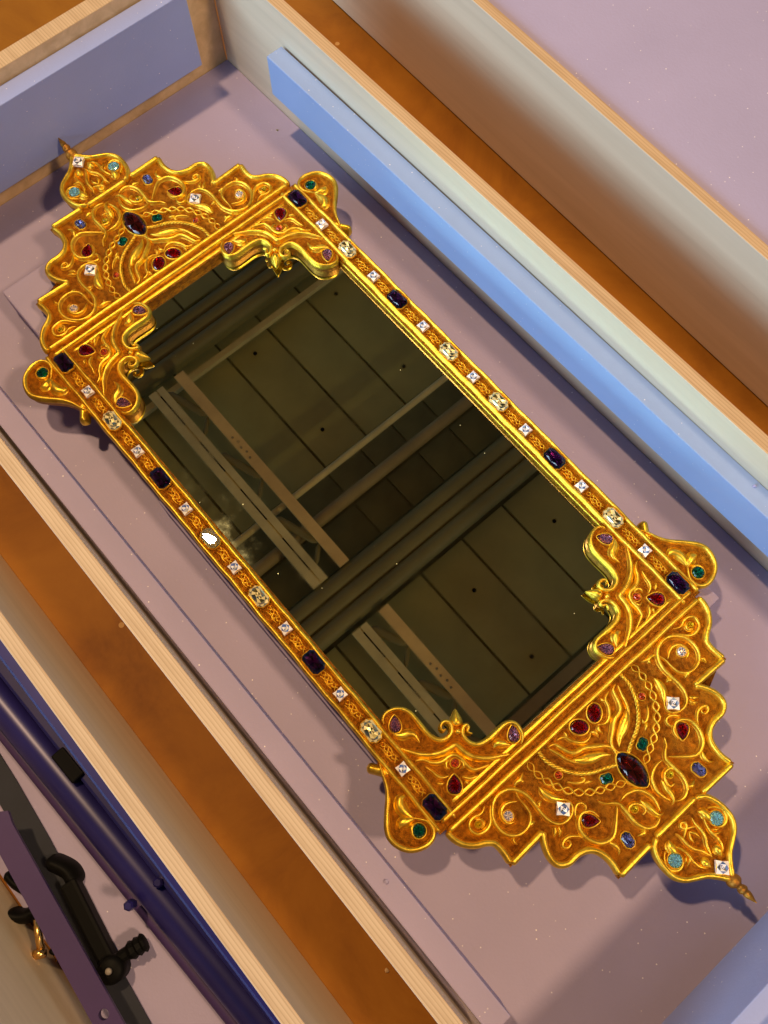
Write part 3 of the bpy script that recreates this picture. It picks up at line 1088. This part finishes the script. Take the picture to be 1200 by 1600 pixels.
# ---- cross bars
for sgn in (-1, 1):
    bar = part_of_mirror(box('cross_bar', 198.2, 213.6, -109, 109, ZB + 0.15, ZP - 0.15, ['gold_ground'], bev=0.3))
    bar.matrix_parent_inverse = Matrix.Identity(4)
    base_z = (ZB + ZP) / 2
    bar.location = (sgn * 205.9 * MM, 0, (base_z + 22) * MM)
    bar.rotation_euler = (0, 0, 0 if sgn > 0 else math.pi)
    for xx, w in ((-0.6, 1.7), (6.1, 1.9)):
        pts = [(xx + 0.12 * math.sin(y * 0.13 + xx), y) for y in np.linspace(-108.5, 108.5, 90)]
        stroke('bead', pts, w, 3.7, ZP - base_z, 'flat', bar, step=2.0)
    pts = [(-5.2, y) for y in np.linspace(-97, 97, 40)]
    stroke('lip', pts, 1.6, 1.5, ZP - base_z - 0.6, 'flat', bar, step=4.0)

# ---- crests
rim_half = catmull(T['crest_rim'], 0.8).tolist() + catmull(T['crest_rim3'], 0.8).tolist() + [(295.2, 20.0)]
crest_poly = [(212.5, 108.4)] + rim_half[2:] + [(x, -y) for x, y in reversed(rim_half[2:])] + [(212.5, -108.4)]
WID = {'scroll_a': (0.95, 2.0, 'both'), 'curl_a': (0.8, 1.6, 'both'), 'leaf_a': (1.9, 2.0, 'leaf'), 'sprig_a': (0.9, 1.5, 'leaf'), 'sprig_b': (0.7, 1.3, 'leaf'),
       'nub_a': (0.8, 1.4, 'leaf'), 'nub_b': (1.0, 1.7, 'leaf'), 'curl_b': (0.85, 1.8, 'both'), 'curl_b2': (0.6, 1.3, 'both'), 'scroll_c': (1.0, 2.0, 'both'),
       'curl_c': (0.7, 1.5, 'both'), 'nub_c': (0.9, 1.5, 'leaf'), 'curl_d': (0.7, 1.4, 'both'), 'nub_d': (0.9, 1.3, 'leaf'), 'nub_e': (0.8, 1.3, 'leaf'),
       'nub_f': (0.8, 1.2, 'leaf'), 'scroll_e': (1.0, 2.0, 'both'), 'scroll_f': (0.95, 2.0, 'both'), 'leaf_f': (1.3, 1.8, 'leaf'), 'curl_f': (0.8, 1.5, 'both'),
       'nub_g': (0.9, 1.4, 'leaf'), 'tendril_a': (0.8, 1.5, 'both'), 'tendril_b': (0.7, 1.3, 'leaf'), 'tendril_c': (0.8, 1.4, 'leaf'),
       'ridge_leaf': (1.1, 2.1, 'both'), 'ridge_leaf2': (0.8, 1.5, 'both'), 'blade': (3.0, 2.0, 'leaf'), 'curl_g': (0.6, 1.2, 'both'), 'curl_h': (0.6, 1.1, 'leaf')}


def kind_name(k):
    for p in ('leaf', 'blade', 'nub', 'sprig', 'tendril', 'curl', 'scroll'):
        if k.startswith(p):
            return {'blade': 'leaf', 'nub': 'bud', 'sprig': 'sprig'}.get(p, p)
    return 'ridge'


def copy_part(o, parent, rz):
    """copy a part with its sub-parts"""
    c = o.copy()
    col.objects.link(c)
    c.parent = parent
    c.rotation_euler = (0, 0, rz)
    for ch in list(o.children):
        d = ch.copy()
        col.objects.link(d)
        d.parent = c
    return c


crest = plate('crest', offset_poly(crest_poly, 1.5), ZP, ZB, ['gold_ground', 'gold_side'], mirror)
crest.location = (0, 0, 22 * MM)
rw, rh = 2.3, 4.3
segs = [T['crest_rim'], [(249.4, 92.8), (248.4, 65.6)], T['crest_rim3'], [(295.9, 49.0), (295.3, 22.0)]]
for s in (1, -1):
    gs = [stroke_geo(sg, rw, rh, ZP - 0.3, 'flat') for sg in segs]
    V, F = join(*gs)
    o = link('rim', mesh('rim', V, F), 'gold', crest)
    o.scale = (1, s, 1)
for k, pts in T['crest'].items():
    w, h, pf = WID[k]
    w, h = w * (1.15 if k in ('blade', 'leaf_a') else 1.36), h * 1.5
    stroke(kind_name(k), pts, w, h, ZP, pf, crest, flips=(1, -1), wide=(k != 'blade'))
V, F = join(*twist_geo(T['braid'], 1.9, 5.5, 0.9, 2.4, ZP))
me_b = mesh('braid', V, F)
C = catmull(T['rope'], 0.5)
d = np.r_[0, np.cumsum(np.linalg.norm(np.diff(C, axis=0), axis=1))]
tan = np.gradient(C, axis=0)
tan /= np.linalg.norm(tan, axis=1, keepdims=True)
nor = np.c_[-tan[:, 1], tan[:, 0]]
gs = []
for s in range(3):
    ph = d * 2 * math.pi / 7.5 + s * 2 * math.pi / 3
    P3 = np.c_[C + nor * (0.75 * np.cos(ph))[:, None], ZP + 0.7 + 0.75 * np.sin(ph)]
    gs.append(tube_geo(P3, 0.72, 7))
me_r = mesh('rope', *join(*gs))
for s in (1, -1):
    for nm, me_ in (('braid', me_b), ('rope', me_r)):
        o = link(nm, me_, 'gold', crest)
        o.scale = (1, s, 1)
G = T['crest_gems']
for s in (1, -1):
    def at(p):
        return (p[0], s * p[1])
    gem('orange', 'rd45', ellipse(4.6, 4.6, 10), at(G['orange']), 0.2, crest, bezel=0.4)
    gem('ruby', 'ov', ellipse(11.2, 8.6, 14), at((219.4, 6.6)), s * -0.80, crest, bezel=0.7, name='oval_ruby')
    gem('emerald', 'em', octagon(7.6, 5.8, 1.3), at(G['emerald'][0]), s * -1.15, crest, bezel=0.4)
    gem('sapphire', 'sa', octagon(9.0, 6.2, 1.8), at((285.0, 30.9)), s * 0.15, crest, bezel=0.5)
    gem('clear', 'sq8', [(3.9, -3.9), (3.9, 3.9), (-3.9, 3.9), (-3.9, -3.9)], at(G['clear']), s * 0.80, crest, hc=1.6, bezel=0, table=0.5)
    gem('ruby', 'pe', pear(10.2, 8.2), at((262.6, 40.2)), s * -0.80, crest, bezel=0.55, name='pear_ruby')
    gem('yellow', 'rd35', ellipse(3.6, 3.6, 10), at(G['topaz_small']), 0, crest, bezel=0.4)
    gem('champagne', 'rd65', ellipse(6.2, 6.2, 12), at(G['champagne']), 0, crest, bezel=0.45)
    gem('yellow', 'rd4', ellipse(4.2, 4.2, 10), at(G['yellow']), 0, crest, bezel=0.4)
gem('garnet', 'mq', marquise(24.5, 13.5), (258.6, 0), 0.0, crest, hc=2.4, hp=2.4, bezel=0.7, bh=2.2)

# ---- domes with finials
dome_half = [p for p in T['dome_rim'][1:-1]]
dh = [(294.7, 16.6)] + [(x, y) for x, y in T['dome_rim'][2:-1]] + [(339.2, 0.6)]
dpath = catmull(dh, 0.8).tolist()
dome_poly = dpath + [(x, -y) for x, y in reversed(dpath)]
dome = plate('dome', offset_poly(dome_poly, 1.4), ZP + 0.6, ZB - 0.3, ['gold_ground', 'gold_side'], mirror)
dome.location = (0, 0, 22 * MM)
for s in (1, -1):
    V, F = stroke_geo(dh, 2.0, 3.6, ZP + 0.5, 'flat')
    o = link('rim', mesh('rim', V, F), 'gold', dome)
    o.scale = (1, s, 1)
V, F = stroke_geo([(294.6, -17.5), (294.6, 17.5)], 2.0, 3.6, ZP + 0.5, 'flat')
link('rim', mesh('rim', V, F), 'gold', dome)
WD = {'curl': (0.75, 1.5, 'both'), 'leaf': (1.7, 1.9, 'leaf'), 'vine': (0.75, 1.6, 'both'), 'leaf2': (1.7, 1.8, 'leaf'), 'vine2': (0.8, 1.7, 'both'), 'loop': (0.65, 1.5, 'both'),
      'vine3': (0.6, 1.3, 'both'), 'vine4': (0.6, 1.2, 'leaf'), 'vine5': (0.6, 1.2, 'leaf')}
for k, pts in T['dome'].items():
    w, h, pf = WD[k]
    w, h = w * 1.4, h * 1.55
    stroke('leaf' if k.startswith('leaf') else 'vine', [(x, y + 1.0) for x, y in pts], w, h, ZP + 0.6, pf, dome, flips=(1, -1), wide=True)
for s in (1, -1):
    gem('aqua', 'aq', ellipse(8.4, 8.4, 12), (311.0, s * 18.0), 0, dome, z=ZP + 0.6, bezel=0.5)
gem('clear', 'sq8', None, (331.6, 0), 0.78, dome, z=ZP + 1.2, bezel=0) if ('sq8', 'clear') in GEM_CACHE else None
prof = [(336, 2.2), (338, 2.6), (338.8, 3.6), (340, 4.4), (341.4, 4.7), (342.8, 4.3), (344, 3.0), (344.7, 2.2), (345.4, 2.2), (346.2, 2.9), (347.2, 3.2), (348.2, 2.9), (349, 2.0), (349.8, 2.4), (351.2, 2.3), (353.0, 1.6), (355.0, 0.8), (356.4, 0.2)]
V, F = [], []
nn = 16
for x, r_ in prof:
    for j in range(nn):
        t = 2 * math.pi * j / nn
        V.append((x * MM, r_ * math.cos(t) * MM, (-4.6 + (x - 336) * 0.36 + r_ * math.sin(t)) * MM))
for i in range(len(prof) - 1):
    for j in range(nn):
        F.append((i * nn + j, i * nn + (j + 1) % nn, (i + 1) * nn + (j + 1) % nn, (i + 1) * nn + j))
F.append(tuple(range(nn)))
F.append(tuple(reversed([(len(prof) - 1) * nn + j for j in range(nn)])))
F = [tuple(reversed(f)) for f in F]
link('finial', mesh('finial', V, F), 'gold_side', dome)

# ---- corner brackets and ears (one of each, then mirrored copies)
ra, rb = T['bracket_rim_a'], T['bracket_rim_b']
poly = catmull(ra[:13], 0.8).tolist() + [(171.6, 69.0), (169.6, 64.5), (171.5, 61.0)] + catmull(rb[4:], 0.8).tolist() + [(204.2, 45), (204.2, 99.2), (140, 99.2)]
br = plate('corner_bracket', offset_poly(poly, 1.1), ZP + 0.5, ZB + 0.3, ['gold_ground', 'gold_side'], mirror)
br.location = (0, 0, 22 * MM)
for nm, pts in (('rim', ra), ('rim', rb)):
    V, F = stroke_geo(pts, 1.95, 3.9, ZP + 0.3, 'both')
    link(nm, mesh(nm, V, F), 'gold', br)
WB = {'ridge': (1.5, 2.7, 'both'), 'wave_a': (1.1, 2.0, 'both'), 'heart_a': (0.9, 1.9, 'leaf'), 'heart_b': (0.9, 1.9, 'leaf'), 'wave_b': (0.8, 1.7, 'both'), 'wave_c': (0.9, 1.7, 'leaf'),
      'nub': (0.8, 1.4, 'leaf'), 'nub2': (0.8, 1.4, 'leaf'), 'leaf_a': (1.8, 2.2, 'leaf'), 'leaf_b': (1.7, 2.2, 'leaf')}
for k, pts in T['bracket'].items():
    w, h, pf = WB[k]
    w, h = w * 1.25, h * 1.4
    stroke(kind_name(k) if not k.startswith(('wave', 'heart')) else 'tendril', pts, w, h, ZP + 0.5, pf, br, wide=True)
V, F = stroke_geo(T['bud'], 3.9, 5.4, ZP - 1.2, 'drop')
link('flower_bud', mesh('flower_bud', V, F), 'gold', br)
V, F = stroke_geo([(174, 66.5), (171, 64.0)], 2.6, 3.6, ZP, 'flat')
link('collar', mesh('collar', V, F), 'gold', br)
Gb = T['bracket_gems']


def ang(a, b2):
    return math.atan2(b2[1] - a[1], b2[0] - a[0])


gem('ruby', 'pe2', pear(10.8, 9.2), Gb['pear'][0], ang(*Gb['pear']), br, z=ZP + 0.5, bezel=0.6, name='pear_ruby')
gem('orange', 'rd55', ellipse(5.2, 5.2, 12), Gb['garnet'], 0, br, z=ZP + 0.5, bezel=0.5)
gem('rose', 'pe3', pear(9.8, 7.6), Gb['lobe_a'][0], ang(*Gb['lobe_a']), br, z=ZP + 0.5, bezel=0.6)
gem('rose', 'pe3', pear(9.8, 7.6), Gb['lobe_b'][0], ang(*Gb['lobe_b']), br, z=ZP + 0.5, bezel=0.6)

er = T['ear_rim']
epath = catmull(er[:16], 0.8).tolist()
ear_poly = epath + [(204.5, 112.6), (155, 112.6)]
ear = plate('ear', offset_poly(ear_poly, 1.3), ZP + 0.3, ZB + 0.1, ['gold_ground', 'gold_side'], mirror)
ear.location = (0, 0, 22 * MM)
V, F = stroke_geo(er, 2.0, 3.7, ZP + 0.2, 'both')
link('rim', mesh('rim', V, F), 'gold', ear)
WE = {'leaf_a': (2.3, 2.4, 'leaf'), 'leaf_b': (2.2, 2.4, 'leaf'), 'ring': (0.9, 1.8, 'leaf')}
for k, pts in T['ear'].items():
    w, h, pf = WE[k]
    w, h = w * 1.25, h * 1.35
    stroke('leaf' if k != 'ring' else 'curl', pts, w, h, ZP + 0.3, pf, ear, wide=True)
V, F = stroke_geo([(165, 113.2), (159.5, 116.0), (154.5, 119.4), (151.5, 121.6)], 3.4, 7.0, ZB + 1.0, 'flat')
link('tab', mesh('tab', V, F), 'gold', ear)
gem('emerald', 'rdg', ellipse(8.2, 8.2, 12), T['ear_gem'], 0, ear, z=ZP + 0.3, bezel=0.5, name='green')

for src in (crest, dome):
    copy_part(src, mirror, math.pi)
for src in (br, ear):
    for (sx, sy) in ((1, -1), (-1, 1), (-1, -1)):
        c = copy_part(src, mirror, 0)
        c.scale = (sx, sy, 1)

# ------------------------------------------------------------------ stand parts in the left crate
st = empty('metal_stand', (0.1, -0.265, Z_F * MM))
tag(st, 'dark blue tubular stand lying in the lower left crate', 'stand')


def sub(o, root):
    o.parent = root
    o.matrix_parent_inverse = root.matrix_basis.inverted()
    return o


V, F = tube_geo([(x, -272.5 + (x + 20) * 0.058, -23) for x in np.linspace(-200, 420, 30)], 11.5, 32)
sub(link('tube', mesh('tube', V, F), 'blue_metal'), st)
V, F = tube_geo([(x, -286.0 + (x + 20) * 0.052, -33) for x in np.linspace(-200, 420, 30)], 4.6, 18)
sub(link('rod', mesh('rod', V, F), 'purple_metal'), st)
sub(beam('slab', (-200, -268), (420, -246.5), 15, -38, -9, ['blue_metal'], bev=2.0, side=1), st)
sub(beam('side_plate', (-200, -251.5), (420, -243), 9.5, -38, 22, ['blue_metal'], bev=1.5, side=1), st)
V, F = tube_geo([(x, -252.6 + (x + 20) * 0.016, -7.6) for x in np.linspace(-15, 190, 40)], 1.3, 8)
sub(link('cord', mesh('cord', V, F), 'grey_trim'), st)
sub(beam('clip', (20, -265), (42, -264), 9, -20, -6, ['black'], bev=1.0, side=1), st)
for bx, by in ((121, -257.5), (120, -278)):
    V, F = tube_geo([(bx, by, -16), (bx, by, -7), (bx, by, -5.5)], [3.2, 3.2, 2.0], 6)
    sub(link('bolt', mesh('bolt', V, F, False), 'blue_metal'), st)

fb = empty('flat_bar', (0.1, -0.315, Z_F * MM))
tag(fb, 'flat plum coloured metal bar with a drilled hole at lower left', 'metal bar')
pb = [(22, -313), (30, -301.5), (38, -303.5), (260, -322.5), (258, -337), (46, -318.5)]
sub(plate('shadow_strip', [(-60, -294), (9, -297), (52, -300.5), (91, -305), (146, -310), (260, -321), (258, -334), (60, -316), (-60, -308)], -36, -39.6, ['bar_shade', 'bar_shade'], None), fb)  # dark strip laid on the foam in place of the bar's shadow
# bar with a real hole
hx, hy, hr = 157.1, -320.6, 3.0
o = plate('bar', pb, -4, -9, ['purple_metal', 'purple_metal'], None)
sub(o, fb)
V, F = [], []
for j in range(20):
    t = 2 * math.pi * j / 20
    V.append(((hx + hr * math.cos(t)) * MM, (hy + hr * math.sin(t)) * MM, 0))
cut_v, cut_f = tube_geo([(hx, hy, -20), (hx, hy, 6)], hr, 20)
cutter = bpy.data.objects.new('hole_cutter', mesh('hole_cutter', cut_v, cut_f, False))
col.objects.link(cutter)
md = o.modifiers.new('hole', 'BOOLEAN')
md.object = cutter
md.operation = 'DIFFERENCE'
md.solver = 'EXACT'
dg = bpy.context.evaluated_depsgraph_get()
me_new = bpy.data.meshes.new_from_object(o.evaluated_get(dg))
o.modifiers.clear()
o.data = me_new
bpy.data.objects.remove(cutter)

cl = empty('clamp_arm', (0.1, -0.305, Z_F * MM))
tag(cl, 'black hinged clamp arm with a ribbed knob on the foam', 'clamp')
sub(beam('arm', (82, -309.5), (141, -317.5), 10.5, -39.8, -26, ['black'], bev=2.2, side=1), cl)
V, F = stroke_geo([(63, -309), (70, -304.5), (78, -301.5), (87, -303)], 6.0, 14, -39.8, 'flat')
sub(link('head', mesh('head', V, F), 'black'), cl)
V, F = tube_geo([(140, -311, -39), (140, -311, -24), (140, -311, -22)], [8.2, 8.2, 5.5], 20)
sub(link('hinge', mesh('hinge', V, F), 'black'), cl)
V, F = tube_geo([(140, -311, -20.5), (140, -311, -19.0)], [2.2, 1.6], 12)
sub(link('rivet', mesh('rivet', V, F), 'grey_trim'), cl)
P3 = []
rr_ = []
for i in range(14):
    P3.append((138.0 + 0.2 * i, -304.5 + 1.3 * i, -29))
    rr_.append(4.2 if i < 5 else (5.4 + 0.6 * math.sin(i * 2.2)))
V, F = tube_geo(P3, rr_, 10)
sub(link('knob', mesh('knob', V, F, False), 'black'), cl)

bt = empty('brass_clamp', (0.09, -0.335, Z_F * MM))
tag(bt, 'small black bracket with a brass thumb screw behind the flat bar', 'clamp')
V, F = join(stroke_geo([(52, -331), (62, -330), (72, -325)], 4.5, 12, -39.8, 'flat'), stroke_geo([(72, -345), (80, -338), (84, -329), (92, -324)], 4.6, 12, -39.8, 'flat'))
sub(link('bracket', mesh('bracket', V, F), 'black'), bt)
V, F = tube_geo([(88, -329.5, -26), (96, -333, -26), (104.5, -337, -26)], [1.9, 2.4, 2.4], 14)
sub(link('screw', mesh('screw', V, F), 'brass'), bt)
V, F = tube_geo([(103.5, -341.5, -26), (106.5, -335.5, -26)], [3.0, 3.0], 14)
sub(link('screw_head', mesh('screw_head', V, F), 'brass'), bt)
V, F = stroke_geo([(106, -336), (114, -331), (124, -325)], 2.6, 9, -39.8, 'flat')
sub(link('foot', mesh('foot', V, F), 'black'), bt)

# ------------------------------------------------------------------ small litter
V, F = tube_geo([(92, 252, -50.6), (100, 246.5, -49.6), (109, 241.5, -50.4)], [0.25, 0.8, 0.3], 6)
tag(link('wood_splinter', mesh('wood_splinter', V, F, False), 'wood_y'), 'thin pale wood splinter on the brown board beside the right crate wall', 'splinter')


def crumb(x, y, z, r, mat, label, cat, name):
    bm_ = bmesh.new()
    bmesh.ops.create_icosphere(bm_, subdivisions=1, radius=r * MM)
    for v_ in bm_.verts:
        v_.co *= random.uniform(0.65, 1.3)
    me = bpy.data.meshes.new(name)
    bm_.to_mesh(me)
    bm_.free()
    o = link(name, me, mat)
    o.location = (x * MM, y * MM, (z + r * 0.6) * MM)
    return tag(o, label, cat)


crumb(183, 170.5, 39, 1.2, 'foam_pale', 'white foam crumb on top of the right foam strip', 'crumb', 'foam_crumb')
crumb(-285, 152, Z_F, 1.0, 'brown_steel', 'dark wood chip on the foam floor near the right strip end', 'chip', 'wood_chip')
crumb(206, -153, 37, 1.2, 'foam_pale', 'white foam crumb on top of the left foam strip', 'crumb', 'foam_crumb')
crumb(250, -190, Z_B, 1.6, 'wood_y', 'pale wood chip on the brown board between the left crates', 'chip', 'wood_chip')
